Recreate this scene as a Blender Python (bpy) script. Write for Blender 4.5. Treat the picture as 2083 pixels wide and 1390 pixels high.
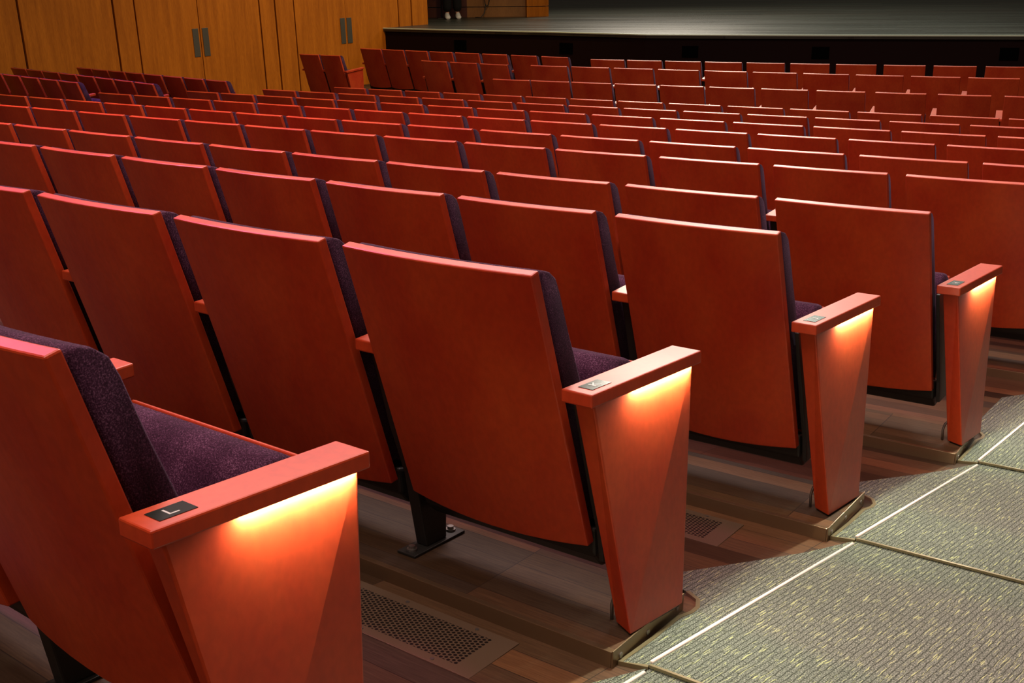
import bpy, bmesh, math, random
from mathutils import Matrix, Vector
random.seed(7)
for o in list(bpy.data.objects):
    bpy.data.objects.remove(o, do_unlink=True)
scene = bpy.context.scene
COL = scene.collection

# ------------------------------------------------------------------ camera
F_PX = 2203.66                                   # focal length in pixels of the 2083 wide frame
cam_data = bpy.data.cameras.new('camera')
cam = bpy.data.objects.new('camera', cam_data)
COL.objects.link(cam)
cam_data.sensor_width = 36.0
cam_data.lens = F_PX / 2083.0 * 36.0
cam_data.clip_start = 0.05
R_CAM = ((0.999758, -0.007465, -0.020693), (0.021998, 0.339274, 0.940431), (0.0, -0.940658, 0.339356))
cam.matrix_world = Matrix(R_CAM).transposed().to_4x4()
scene.camera = cam

# ------------------------------------------------------------------ light and exposure
vs = scene.view_settings
vs.view_transform = 'Standard'; vs.look = 'None'; vs.gamma = 1.0; vs.exposure = 0.0; vs.use_curve_mapping = False
scene.cycles.use_denoising = True
scene.cycles.max_bounces = 6
scene.cycles.sample_clamp_indirect = 4.0
world = bpy.data.worlds.new('world'); scene.world = world; world.use_nodes = True
world.node_tree.nodes['Background'].inputs[0].default_value = (1.0, 0.72, 0.58, 1)
world.node_tree.nodes['Background'].inputs[1].default_value = 0.030

def lamp(name, kind, loc, target, energy, color, **kw):
    d = bpy.data.lights.new(name, kind)
    d.energy = energy; d.color = color
    for k, v in kw.items(): setattr(d, k, v)
    o = bpy.data.objects.new(name, d); COL.objects.link(o)
    o.location = loc
    o.rotation_euler = (Vector(target) - Vector(loc)).to_track_quat('-Z', 'Y').to_euler()
    return o
lamp('house_light', 'AREA', (-0.8, 0.8, 5.4), (-0.4, 1.6, -1), 460, (1.0, 0.68, 0.58), shape='RECTANGLE', size=4, size_y=4)
lamp('house_light_forward', 'AREA', (1.5, 8.0, 5.4), (1.5, 8.6, -1), 300, (1.0, 0.70, 0.60), shape='RECTANGLE', size=5, size_y=5)
lamp('front_light_bar', 'AREA', (0.0, 9.4, 5.9), (0.0, 4.0, -1.0), 1000, (1.0, 0.76, 0.74), shape='RECTANGLE', size=9.0, size_y=0.7)
lamp('stage_light_bar', 'AREA', (3.4, 18.5, 6.0), (2.6, 11.0, -1.4), 850, (1.0, 0.92, 0.76), shape='RECTANGLE', size=3.2, size_y=2.4)
lamp('pink_wash', 'SPOT', (-6.0, 8.0, 5.5), (-2.4, 5.6, -1), 2700, (1.0, 0.20, 0.42), spot_size=math.radians(70), spot_blend=0.8, shadow_soft_size=0.4)
lamp('purple_wash', 'SPOT', (-3.6, 15.6, 4.4), (-5.3, 13.3, -1.4), 3200, (0.40, 0.12, 1.0), spot_size=math.radians(36), spot_blend=0.8, shadow_soft_size=0.3)
lamp('stage_flood', 'AREA', (3.4, 25.5, 3.6), (1.3, 8.0, -1.2), 520, (1.0, 0.88, 0.72), shape='RECTANGLE', size=3.0, size_y=1.2)
lamp('aisle_downlight', 'SPOT', (5.0, 6.4, 4.6), (2.0, 2.7, -1.2), 300, (0.92, 1.0, 0.84), spot_size=math.radians(44), spot_blend=0.5, shadow_soft_size=0.10)
lamp('wall_wash', 'SPOT', (1.5, 14.5, 5.0), (-3.0, 20.2, -2.0), 1250, (1.0, 0.62, 0.22), spot_size=math.radians(75), spot_blend=1.0, shadow_soft_size=0.3)
lamp('stage_light', 'AREA', (8.0, 26.0, 7.0), (7.0, 23.0, -1.3), 260, (0.86, 1.0, 0.84), shape='RECTANGLE', size=8, size_y=5)
lamp('rear_fill_light', 'AREA', (-2.5, -4.5, 2.6), (0.8, 4.0, -0.8), 105, (1.0, 0.60, 0.36), shape='RECTANGLE', size=6, size_y=2.5)  # added fill from behind the camera to lift the seat backs


# ------------------------------------------------------------------ survey of the hall
# BLK turns the raked seating plane into the level world; each raked row is an arc:
# centre x, centre y, radius, height of the seat tops, then (angle, width) of each seat from the aisle end
BLK = Matrix(((0.998754, 0.012396, 0.048337), (-0.016934, 0.995368, 0.094633), (-0.04694, -0.095334, 0.994338))).to_4x4()
ROWS={
 1:(34.2093,48.9005,58.9602,-0.3706,[(-2.20621, 0.5), (-2.21588, 0.5)]),
 2:(33.6574,49.9471,58.5802,-0.3808,[(-2.18633, 0.487), (-2.19591, 0.495), (-2.20589, 0.519), (-2.2158, 0.5)]),
 3:(33.2274,50.8844,58.2057,-0.3902,[(-2.16885, 0.46), (-2.17803, 0.467), (-2.1873, 0.479), (-2.19674, 0.481), (-2.2063, 0.491), (-2.21609, 0.505), (-2.22591, 0.5)]),
 4:(32.4071,52.0318,57.8245,-0.4109,[(-2.14381, 0.492), (-2.15342, 0.494), (-2.16316, 0.489), (-2.17285, 0.491), (-2.18244, 0.492), (-2.19211, 0.499), (-2.20203, 0.513), (-2.21212, 0.521), (-2.22195, 0.5), (-2.23172, 0.5)]),
 5:(31.0468,53.4551,57.1366,-0.4031,[(-2.10792, 0.5), (-2.11786, 0.488), (-2.1275, 0.479), (-2.13721, 0.484), (-2.14684, 0.481), (-2.15637, 0.482), (-2.166, 0.481), (-2.17559, 0.485), (-2.1853, 0.494), (-2.1952, 0.502), (-2.20538, 0.511), (-2.21569, 0.526), (-2.22589, 0.5)]),
 6:(31.1669,53.6878,56.5243,-0.3976,[(-2.10467, 0.5), (-2.11477, 0.507), (-2.12507, 0.503), (-2.13518, 0.498), (-2.14527, 0.498), (-2.15537, 0.498), (-2.16539, 0.504), (-2.17554, 0.505), (-2.18526, 0.462), (-2.1945, 0.468), (-2.20392, 0.474), (-2.21357, 0.488), (-2.22341, 0.492), (-2.23348, 0.511), (-2.24401, 0.528), (-2.25435, 0.5)]),
 7:(30.7114,54.1213,55.6602,-0.3809,[(-2.09964, 0.5), (-2.10967, 0.484), (-2.11969, 0.482), (-2.12952, 0.479), (-2.1394, 0.481), (-2.14921, 0.478), (-2.15894, 0.482), (-2.16878, 0.488), (-2.17876, 0.481), (-2.18861, 0.489), (-2.19859, 0.499), (-2.20878, 0.507), (-2.2191, 0.512), (-2.22976, 0.519), (-2.2405, 0.532)]),
 8:(30.6213,54.1164,54.5672,-0.3686,[(-2.09583, 0.5), (-2.10651, 0.522), (-2.11739, 0.517), (-2.12817, 0.512), (-2.13879, 0.507), (-2.14943, 0.511), (-2.16002, 0.511), (-2.17013, 0.465), (-2.17972, 0.468), (-2.18968, 0.478), (-2.19965, 0.471), (-2.20953, 0.489), (-2.21984, 0.499), (-2.23014, 0.496), (-2.24044, 0.506)]),
 9:(29.7580,54.5231,53.5014,-0.3462,[(-2.08384, 0.5), (-2.09449, 0.497), (-2.10507, 0.492), (-2.11541, 0.484), (-2.12572, 0.489), (-2.13609, 0.485), (-2.14632, 0.484), (-2.15649, 0.488), (-2.16688, 0.494), (-2.17733, 0.493), (-2.18772, 0.493), (-2.19829, 0.501), (-2.20915, 0.519), (-2.22004, 0.51)]),
 10:(29.5054,54.4836,52.2424,-0.3248,[(-2.07719, 0.5), (-2.08846, 0.531), (-2.09993, 0.527), (-2.11132, 0.517), (-2.12249, 0.517), (-2.13373, 0.515), (-2.14444, 0.47), (-2.15474, 0.473), (-2.16495, 0.473), (-2.17522, 0.477), (-2.18551, 0.481), (-2.19601, 0.485), (-2.2065, 0.491), (-2.21717, 0.498)]),
}
# level rows and the left block: height of the seat tops, then (x, y, heading, width) of each seat
FLAT={
 'r11':(-1.420,[(5.017, 10.479, -0.4199, 0.499), (4.467, 10.727, -0.4271, 0.499), (3.929, 10.974, -0.4346, 0.499), (3.402, 11.221, -0.4423, 0.499), (2.888, 11.468, -0.4504, 0.499), (2.385, 11.713, -0.4588, 0.499), (1.894, 11.958, -0.4675, 0.499), (1.415, 12.203, -0.4766, 0.499), (0.947, 12.447, -0.486, 0.499), (0.492, 12.691, -0.4958, 0.499), (0.048, 12.933, -0.5061, 0.499)]),
 'r12':(-1.385,[(5.188, 11.751, -0.4253, 0.521), (4.657, 11.994, -0.4337, 0.521), (4.129, 12.241, -0.4421, 0.521), (3.605, 12.492, -0.4506, 0.521), (3.084, 12.747, -0.4592, 0.521), (2.567, 13.005, -0.4677, 0.521), (2.053, 13.268, -0.4763, 0.521), (1.542, 13.534, -0.485, 0.521), (1.035, 13.804, -0.4937, 0.521), (0.531, 14.078, -0.5024, 0.521)]),
 'r13':(-1.420,[(5.947, 13.133, -0.357, 0.498), (5.402, 13.34, -0.3674, 0.498), (4.867, 13.549, -0.3781, 0.498), (4.34, 13.762, -0.389, 0.498), (3.822, 13.977, -0.4002, 0.498), (3.313, 14.196, -0.4117, 0.498), (2.814, 14.417, -0.4234, 0.498), (2.323, 14.642, -0.4355, 0.498), (1.842, 14.87, -0.4479, 0.498), (1.369, 15.1, -0.4607, 0.498)]),
 'L12':(-1.420,[(-0.173, 14.808, -0.6437, 0.469), (-0.59, 15.121, -0.6437, 0.469), (-1.007, 15.434, -0.6437, 0.469)]),
 'L13':(-1.420,[(0.676, 15.673, -0.6238, 0.451), (0.246, 15.984, -0.6265, 0.451), (-0.175, 16.289, -0.6293, 0.451), (-0.587, 16.59, -0.6322, 0.451), (-0.991, 16.887, -0.6351, 0.451), (-1.386, 17.179, -0.6383, 0.451), (-1.772, 17.467, -0.6415, 0.451), (-2.15, 17.75, -0.6449, 0.451)]),
 'FL':(-1.420,[(-2.636, 16.716, -0.5985, 0.44), (-2.991, 16.958, -0.5985, 0.44)]),
 'LA':(-1.420,[(-4.405, 13.445, -0.7617, 0.44), (-4.767, 13.788, -0.7569, 0.44), (-5.126, 14.126, -0.752, 0.44), (-5.483, 14.459, -0.7469, 0.44), (-5.838, 14.786, -0.7418, 0.44), (-6.191, 15.107, -0.7366, 0.44), (-6.541, 15.423, -0.7312, 0.44), (-6.89, 15.734, -0.7257, 0.44)]),
 'LB':(-1.420,[(-5.463, 13.809, -0.7125, 0.445), (-5.837, 14.133, -0.7125, 0.445), (-6.212, 14.456, -0.7125, 0.445), (-6.586, 14.78, -0.7125, 0.445), (-6.961, 15.103, -0.7125, 0.445)]),
 'LC':(-1.420,[(-3.56, 13.557, -0.6945, 0.44), (-3.914, 13.853, -0.6976, 0.44), (-4.261, 14.144, -0.7008, 0.44), (-4.601, 14.432, -0.7041, 0.44), (-4.934, 14.716, -0.7075, 0.44), (-5.26, 14.996, -0.711, 0.44), (-5.579, 15.271, -0.7147, 0.44), (-5.891, 15.543, -0.7185, 0.44)]),
}
# ------------------------------------------------------------------ materials
def nt(name):
    m = bpy.data.materials.new(name); m.use_nodes = True
    t = m.node_tree; b = t.nodes['Principled BSDF']
    return m, t, b

def N(t, kind, **kw):
    n = t.nodes.new(kind)
    for k, v in kw.items(): setattr(n, k, v)
    return n

def plain(name, col, rough=0.5, metal=0.0, spec=0.5, coat=0.0):
    m, t, b = nt(name)
    b.inputs['Base Color'].default_value = (*col, 1)
    b.inputs['Roughness'].default_value = rough
    b.inputs['Metallic'].default_value = metal
    b.inputs['Specular IOR Level'].default_value = spec
    b.inputs['Coat Weight'].default_value = coat
    return m

def ramp(t, fac, stops):
    r = N(t, 'ShaderNodeValToRGB')
    e = r.color_ramp.elements
    while len(e) < len(stops): e.new(0.5)
    for el, (p, c) in zip(e, stops): el.position = p; el.color = (*c, 1)
    t.links.new(fac, r.inputs[0])
    return r.outputs[0]

def coords(t, scale, kind='Object', offset=True):
    tc = N(t, 'ShaderNodeTexCoord'); mp = N(t, 'ShaderNodeMapping')
    mp.inputs['Scale'].default_value = scale
    t.links.new(tc.outputs[kind], mp.inputs[0])
    if offset:
        oi = N(t, 'ShaderNodeObjectInfo'); mul = N(t, 'ShaderNodeMath', operation='MULTIPLY')
        mul.inputs[1].default_value = 37.0
        t.links.new(oi.outputs['Random'], mul.inputs[0]); t.links.new(mul.outputs[0], mp.inputs['Location'])
    return mp.outputs[0]

def wood(name, dark, light, scale=(7, 7, 1.6), rough=0.33, coat=0.25, kind='Object', detail=5, offset=True, fleck=0.0, spec=0.5):
    m, t, b = nt(name)
    c = coords(t, scale, kind, offset)
    n = N(t, 'ShaderNodeTexNoise'); n.inputs['Scale'].default_value = 1.6; n.inputs['Detail'].default_value = detail
    n.inputs['Roughness'].default_value = 0.6
    t.links.new(c, n.inputs[0])
    col = ramp(t, n.outputs[0], [(0.25, dark), (0.75, light)])
    g = N(t, 'ShaderNodeTexNoise'); g.inputs['Scale'].default_value = 26; g.inputs['Detail'].default_value = 3
    t.links.new(c, g.inputs[0])
    mix = N(t, 'ShaderNodeMix', data_type='RGBA', blend_type='MULTIPLY')
    mix.inputs[0].default_value = 0.35 + fleck
    gr = ramp(t, g.outputs[0], [(0.35, (0.62, 0.6, 0.58)), (0.65, (1, 1, 1))])
    t.links.new(col, mix.inputs[6]); t.links.new(gr, mix.inputs[7])
    t.links.new(mix.outputs[2], b.inputs['Base Color'])
    b.inputs['Roughness'].default_value = rough
    b.inputs['Coat Weight'].default_value = coat; b.inputs['Coat Roughness'].default_value = 0.25
    b.inputs['Specular IOR Level'].default_value = spec
    return m

CHERRY = wood('cherry_wood', (0.33, 0.020, 0.005), (0.46, 0.062, 0.013), scale=(3.0, 3.0, 1.8), rough=0.40, coat=0.0, spec=0.42)
HONEY = wood('honey_veneer', (0.30, 0.085, 0.005), (0.50, 0.160, 0.010), scale=(7, 7, 0.45), rough=0.55, coat=0.0, fleck=0.2, spec=0.12)
BROWN = wood('brown_veneer', (0.19, 0.085, 0.022), (0.27, 0.125, 0.035), scale=(2, 2, 0.5), rough=0.45, coat=0.1)
DARKRED = wood('dark_red_panel', (0.045, 0.010, 0.006), (0.065, 0.016, 0.009), scale=(2, 2, 0.5), rough=0.5, coat=0.05)

def velvet():
    m, t, b = nt('plum_velvet')
    c = coords(t, (1, 1, 1))
    n = N(t, 'ShaderNodeTexNoise'); n.inputs['Scale'].default_value = 420; n.inputs['Detail'].default_value = 2
    t.links.new(c, n.inputs[0])
    n2 = N(t, 'ShaderNodeTexNoise'); n2.inputs['Scale'].default_value = 14; n2.inputs['Detail'].default_value = 3
    t.links.new(c, n2.inputs[0])
    a = N(t, 'ShaderNodeMath', operation='ADD')
    h = N(t, 'ShaderNodeMath', operation='MULTIPLY'); h.inputs[1].default_value = 0.35
    t.links.new(n2.outputs[0], h.inputs[0]); t.links.new(n.outputs[0], a.inputs[0]); t.links.new(h.outputs[0], a.inputs[1])
    col = ramp(t, a.outputs[0], [(0.5, (0.012, 0.003, 0.009)), (0.74, (0.038, 0.012, 0.030)), (0.9, (0.11, 0.050, 0.092))])
    t.links.new(col, b.inputs['Base Color'])
    b.inputs['Roughness'].default_value = 0.95; b.inputs['Specular IOR Level'].default_value = 0.1
    b.inputs['Sheen Weight'].default_value = 0.06; b.inputs['Sheen Roughness'].default_value = 0.4
    b.inputs['Sheen Tint'].default_value = (0.75, 0.5, 0.8, 1)
    return m
VELVET = velvet()
BLACK = plain('black_steel', (0.012, 0.012, 0.011), 0.5, 0.0, 0.4)
IRON = plain('dark_iron', (0.035, 0.037, 0.034), 0.45, 0.6)
BOLT = plain('bolt_steel', (0.30, 0.30, 0.28), 0.35, 0.9)
BRONZE = plain('bronze_metal', (0.22, 0.15, 0.085), 0.30, 0.75)
TRIM = plain('bronze_edge_trim', (0.19, 0.16, 0.085), 0.42, 0.6)
PLAQUE = plain('black_plaque', (0.012, 0.014, 0.012), 0.18, 0.0, 0.6)
LETTER = plain('white_letter', (0.40, 0.40, 0.39), 0.4)
PALE = plain('pale_guide_strip', (0.85, 0.74, 0.66), 0.35, 0.0, 0.5)
STAGEBLACK = plain('stage_front_black', (0.008, 0.0015, 0.001), 0.8, 0, 0.15)
PITCH = plain('vent_black', (0.002, 0.002, 0.002), 0.9, 0, 0.0)
PLATE = plain('door_plate_metal', (0.10, 0.095, 0.075), 0.45, 0.5)
GROOVE = plain('dark_groove', (0.02, 0.004, 0.002), 0.9, 0, 0.1)
def glow(name, col, strength):
    m, t, b = nt(name)
    b.inputs['Base Color'].default_value = (*col, 1)
    b.inputs['Emission Color'].default_value = (*col, 1)
    b.inputs['Emission Strength'].default_value = strength
    return m
LEDMAT = glow('aisle_led', (1.0, 0.96, 0.78), 1500.0)

def plank_floor(name, tones, scale, rough, length=1.0, width=0.1, mortar=(0.02, 0.012, 0.008), spec=0.5, rough_var=0.0):
    m, t, b = nt(name)
    tc = N(t, 'ShaderNodeTexCoord')
    br = N(t, 'ShaderNodeTexBrick'); br.offset = 0.37; br.offset_frequency = 1
    br.inputs['Color1'].default_value = (0, 0, 0, 1); br.inputs['Color2'].default_value = (1, 1, 1, 1)
    br.inputs['Mortar'].default_value = (0.5, 0.5, 0.5, 1)
    br.inputs['Scale'].default_value = 1.0; br.inputs['Mortar Size'].default_value = 0.0012; br.inputs['Mortar Smooth'].default_value = 0.2
    br.inputs['Brick Width'].default_value = length; br.inputs['Row Height'].default_value = width
    t.links.new(tc.outputs['UV'], br.inputs[0])
    col = ramp(t, br.outputs[0], [(i / (len(tones) - 1), c) for i, c in enumerate(tones)])
    mp = N(t, 'ShaderNodeMapping'); mp.inputs['Scale'].default_value = scale
    t.links.new(tc.outputs['UV'], mp.inputs[0])
    n = N(t, 'ShaderNodeTexNoise'); n.inputs['Scale'].default_value = 9; n.inputs['Detail'].default_value = 6; n.inputs['Roughness'].default_value = 0.65
    t.links.new(mp.outputs[0], n.inputs[0])
    gr = ramp(t, n.outputs[0], [(0.3, (0.5, 0.48, 0.46)), (0.7, (1.25, 1.22, 1.2))])
    mix = N(t, 'ShaderNodeMix', data_type='RGBA', blend_type='MULTIPLY'); mix.inputs[0].default_value = 0.8
    t.links.new(col, mix.inputs[6]); t.links.new(gr, mix.inputs[7])
    mm = N(t, 'ShaderNodeMix', data_type='RGBA'); mm.inputs[7].default_value = (*mortar, 1)
    t.links.new(br.outputs['Fac'], mm.inputs[0]); t.links.new(mix.outputs[2], mm.inputs[6])
    t.links.new(mm.outputs[2], b.inputs['Base Color'])
    b.inputs['Roughness'].default_value = rough; b.inputs['Specular IOR Level'].default_value = spec
    if rough_var:
        rr = N(t, 'ShaderNodeMapRange'); rr.inputs['From Min'].default_value = 0.3; rr.inputs['From Max'].default_value = 0.7
        rr.inputs['To Min'].default_value = rough - rough_var; rr.inputs['To Max'].default_value = rough + rough_var
        t.links.new(n.outputs[0], rr.inputs[0]); t.links.new(rr.outputs[0], b.inputs['Roughness'])
    return m
WALNUT = plank_floor('walnut_planks', [(0.024, 0.015, 0.008), (0.085, 0.049, 0.023), (0.040, 0.029, 0.020), (0.125, 0.062, 0.027)], (1.2, 22, 1), 0.55, 0.62, 0.075, spec=0.14)
STAGEWOOD = plank_floor('stage_boards', [(0.018, 0.022, 0.014), (0.038, 0.034, 0.024), (0.020, 0.023, 0.017), (0.040, 0.043, 0.031)], (0.025, 0.55, 1), 0.40, 2.4, 0.09, mortar=(0.010, 0.010, 0.008), spec=0.36, rough_var=0.16)

def carpet_mat():
    m, t, b = nt('grey_green_carpet')
    tc = N(t, 'ShaderNodeTexCoord')
    def brick(lw, rh, off, freq=2):
        br = N(t, 'ShaderNodeTexBrick'); br.offset = off; br.offset_frequency = freq
        br.inputs['Color1'].default_value = (0, 0, 0, 1); br.inputs['Color2'].default_value = (1, 1, 1, 1); br.inputs['Mortar'].default_value = (0, 0, 0, 1)
        br.inputs['Scale'].default_value = 1; br.inputs['Mortar Size'].default_value = 0.0015; br.inputs['Mortar Smooth'].default_value = 0.3
        br.inputs['Brick Width'].default_value = lw; br.inputs['Row Height'].default_value = rh
        return br
    wob = N(t, 'ShaderNodeTexNoise'); wob.inputs['Scale'].default_value = 34; wob.inputs['Detail'].default_value = 2
    t.links.new(tc.outputs['UV'], wob.inputs[0])
    sub = N(t, 'ShaderNodeVectorMath', operation='SUBTRACT'); sub.inputs[1].default_value = (0.5, 0.5, 0.5)
    t.links.new(wob.outputs['Color'], sub.inputs[0])
    sc = N(t, 'ShaderNodeVectorMath', operation='SCALE'); sc.inputs['Scale'].default_value = 0.007
    t.links.new(sub.outputs[0], sc.inputs[0])
    add = N(t, 'ShaderNodeVectorMath', operation='ADD')
    t.links.new(tc.outputs['UV'], add.inputs[0]); t.links.new(sc.outputs[0], add.inputs[1])
    b1 = brick(0.083, 0.0125, 0.43); b2 = brick(0.061, 0.0185, 0.29, 3)
    for q in (b1, b2): t.links.new(add.outputs[0], q.inputs[0])
    pile = N(t, 'ShaderNodeTexNoise'); pile.inputs['Scale'].default_value = 330; pile.inputs['Detail'].default_value = 2
    t.links.new(tc.outputs['UV'], pile.inputs[0])
    base = ramp(t, pile.outputs[0], [(0.32, (0.036, 0.044, 0.033)), (0.5, (0.105, 0.120, 0.098)), (0.68, (0.23, 0.25, 0.21))])
    dk = N(t, 'ShaderNodeMix', data_type='RGBA', blend_type='MULTIPLY'); dk.inputs[7].default_value = (0.34, 0.35, 0.33, 1)
    dkf = N(t, 'ShaderNodeMath', operation='MULTIPLY'); dkf.inputs[1].default_value = 0.85
    t.links.new(b1.outputs['Fac'], dkf.inputs[0]); t.links.new(dkf.outputs[0], dk.inputs[0]); t.links.new(base, dk.inputs[6])
    # yellow-green dashes: lengthwise streaks of noise kept only along thin rows
    mp = N(t, 'ShaderNodeMapping'); mp.inputs['Scale'].default_value = (20, 300, 1)
    t.links.new(add.outputs[0], mp.inputs[0])
    dn = N(t, 'ShaderNodeTexNoise'); dn.inputs['Scale'].default_value = 1; dn.inputs['Detail'].default_value = 1.5
    t.links.new(mp.outputs[0], dn.inputs[0])
    dash = ramp(t, dn.outputs[0], [(0.63, (0, 0, 0)), (0.67, (1, 1, 1))])
    ye = N(t, 'ShaderNodeMix', data_type='RGBA'); ye.inputs[7].default_value = (0.36, 0.40, 0.19, 1)
    yf = N(t, 'ShaderNodeMath', operation='MULTIPLY'); yf.inputs[1].default_value = 0.85
    t.links.new(dash, yf.inputs[0]); t.links.new(yf.outputs[0], ye.inputs[0]); t.links.new(dk.outputs[2], ye.inputs[6])
    t.links.new(ye.outputs[2], b.inputs['Base Color'])
    b.inputs['Roughness'].default_value = 1.0; b.inputs['Specular IOR Level'].default_value = 0.05
    bp = N(t, 'ShaderNodeBump'); bp.inputs['Strength'].default_value = 0.6; bp.inputs['Distance'].default_value = 0.003
    t.links.new(pile.outputs[0], bp.inputs['Height']); t.links.new(bp.outputs[0], b.inputs['Normal'])
    return m
CARPET = carpet_mat()

def grille_mat():
    m, t, b = nt('perforated_bronze')
    tc = N(t, 'ShaderNodeTexCoord')
    sx = N(t, 'ShaderNodeSeparateXYZ'); t.links.new(tc.outputs['UV'], sx.inputs[0])
    def math(op, a, c=None):
        n = N(t, 'ShaderNodeMath', operation=op)
        for i, q in enumerate((a, c)):
            if q is None: continue
            if isinstance(q, (int, float)): n.inputs[i].default_value = q
            else: t.links.new(q, n.inputs[i])
        return n.outputs[0]
    P = 0.0115
    def dots(ox, oy):
        x = math('SUBTRACT', math('FRACT', math('ADD', math('DIVIDE', sx.outputs[0], P * 1.732), ox)), 0.5)
        y = math('SUBTRACT', math('FRACT', math('ADD', math('DIVIDE', sx.outputs[1], P), oy)), 0.5)
        d = math('SQRT', math('ADD', math('POWER', math('MULTIPLY', x, 1.732), 2.0), math('POWER', y, 2.0)))
        return math('LESS_THAN', d, 0.36)
    hole = math('MAXIMUM', dots(0, 0), dots(0.5, 0.5))
    inx = math('LESS_THAN', math('ABSOLUTE', sx.outputs[0]), 0.225); iny = math('LESS_THAN', math('ABSOLUTE', sx.outputs[1]), 0.062)
    hole = math('MULTIPLY', hole, math('MULTIPLY', inx, iny))
    mx = N(t, 'ShaderNodeMix', data_type='RGBA'); mx.inputs[6].default_value = (0.105, 0.074, 0.046, 1); mx.inputs[7].default_value = (0.004, 0.003, 0.002, 1)
    t.links.new(hole, mx.inputs[0]); t.links.new(mx.outputs[2], b.inputs['Base Color'])
    mt = math('MULTIPLY', math('SUBTRACT', 1.0, hole), 0.25); t.links.new(mt, b.inputs['Metallic'])
    b.inputs['Roughness'].default_value = 0.45
    return m
GRILLE = grille_mat()

# ------------------------------------------------------------------ mesh helpers
def loft(bm, rings, closed=True, cap=True):
    vr = [[bm.verts.new(p) for p in r] for r in rings]
    n = len(rings[0])
    for a, b in zip(vr[:-1], vr[1:]):
        for i in range(n if closed else n - 1):
            j = (i + 1) % n
            bm.faces.new((a[i], a[j], b[j], b[i]))
    if cap and closed:
        bm.faces.new(list(reversed(vr[0]))); bm.faces.new(vr[-1])

def box(bm, x0, x1, y0, y1, z0, z1):
    loft(bm, [[(x, y0, z0), (x, y1, z0), (x, y1, z1), (x, y0, z1)] for x in (x0, x1)])

def tube(bm, pts, r, n=8):
    pts = [Vector(p) for p in pts]; rings = []
    for i, p in enumerate(pts):
        d = (pts[min(i + 1, len(pts) - 1)] - pts[max(i - 1, 0)]).normalized()
        a = d.orthogonal().normalized(); b = d.cross(a)
        if rings:
            pa = prev - d * prev.dot(d)
            a = pa.normalized() if pa.length > 1e-6 else a; b = d.cross(a)
        prev = a
        rings.append([p + (a * math.cos(k * 2 * math.pi / n) + b * math.sin(k * 2 * math.pi / n)) * r for k in range(n)])
    loft(bm, rings)

def prism(bm, poly, z0, z1):
    loft(bm, [[(x, y, z0) for x, y in poly], [(x, y, z1) for x, y in poly]])

def finish(name, bm, mat, bevel=0.0, smooth=False, fn=None, segments=2):
    bmesh.ops.recalc_face_normals(bm, faces=bm.faces)
    if bevel > 0:
        ed = [e for e in bm.edges if len(e.link_faces) == 2 and e.calc_face_angle(0) > 0.6]
        bmesh.ops.bevel(bm, geom=ed, offset=bevel, segments=segments, profile=0.5, affect='EDGES', clamp_overlap=True)
    if fn:
        for v in bm.verts: v.co = fn(v.co)
    me = bpy.data.meshes.new(name); bm.to_mesh(me); bm.free()
    me.materials.append(mat)
    if smooth:
        for p in me.polygons: p.use_smooth = True
    return me

def obj(name, me, parent=None):
    o = bpy.data.objects.new(name, me); COL.objects.link(o)
    if parent is not None: o.parent = parent
    return o

def empty(name, mw):
    o = bpy.data.objects.new(name, None); COL.objects.link(o); o.empty_display_size = 0.1
    o.matrix_world = mw
    return o

def tag(o, label=None, cat=None, group=None, kind=None):
    if label: o['label'] = label
    if cat: o['category'] = cat
    if group: o['group'] = group
    if kind: o['kind'] = kind
    return o

def uv_from(me, f):
    l = me.uv_layers.new(name='UVMap')
    for lp in me.loops: l.data[lp.index].uv = f(me.vertices[lp.vertex_index].co)

# ------------------------------------------------------------------ theatre seat
SEAT_H = 0.778            # seat top above its plinth
SLOPE = 0.32              # recline of the wooden back
def sag(u): return -0.020 * (1 - (u / 0.25) ** 2)
US = [-0.25 + 0.05 * i for i in range(11)]

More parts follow.
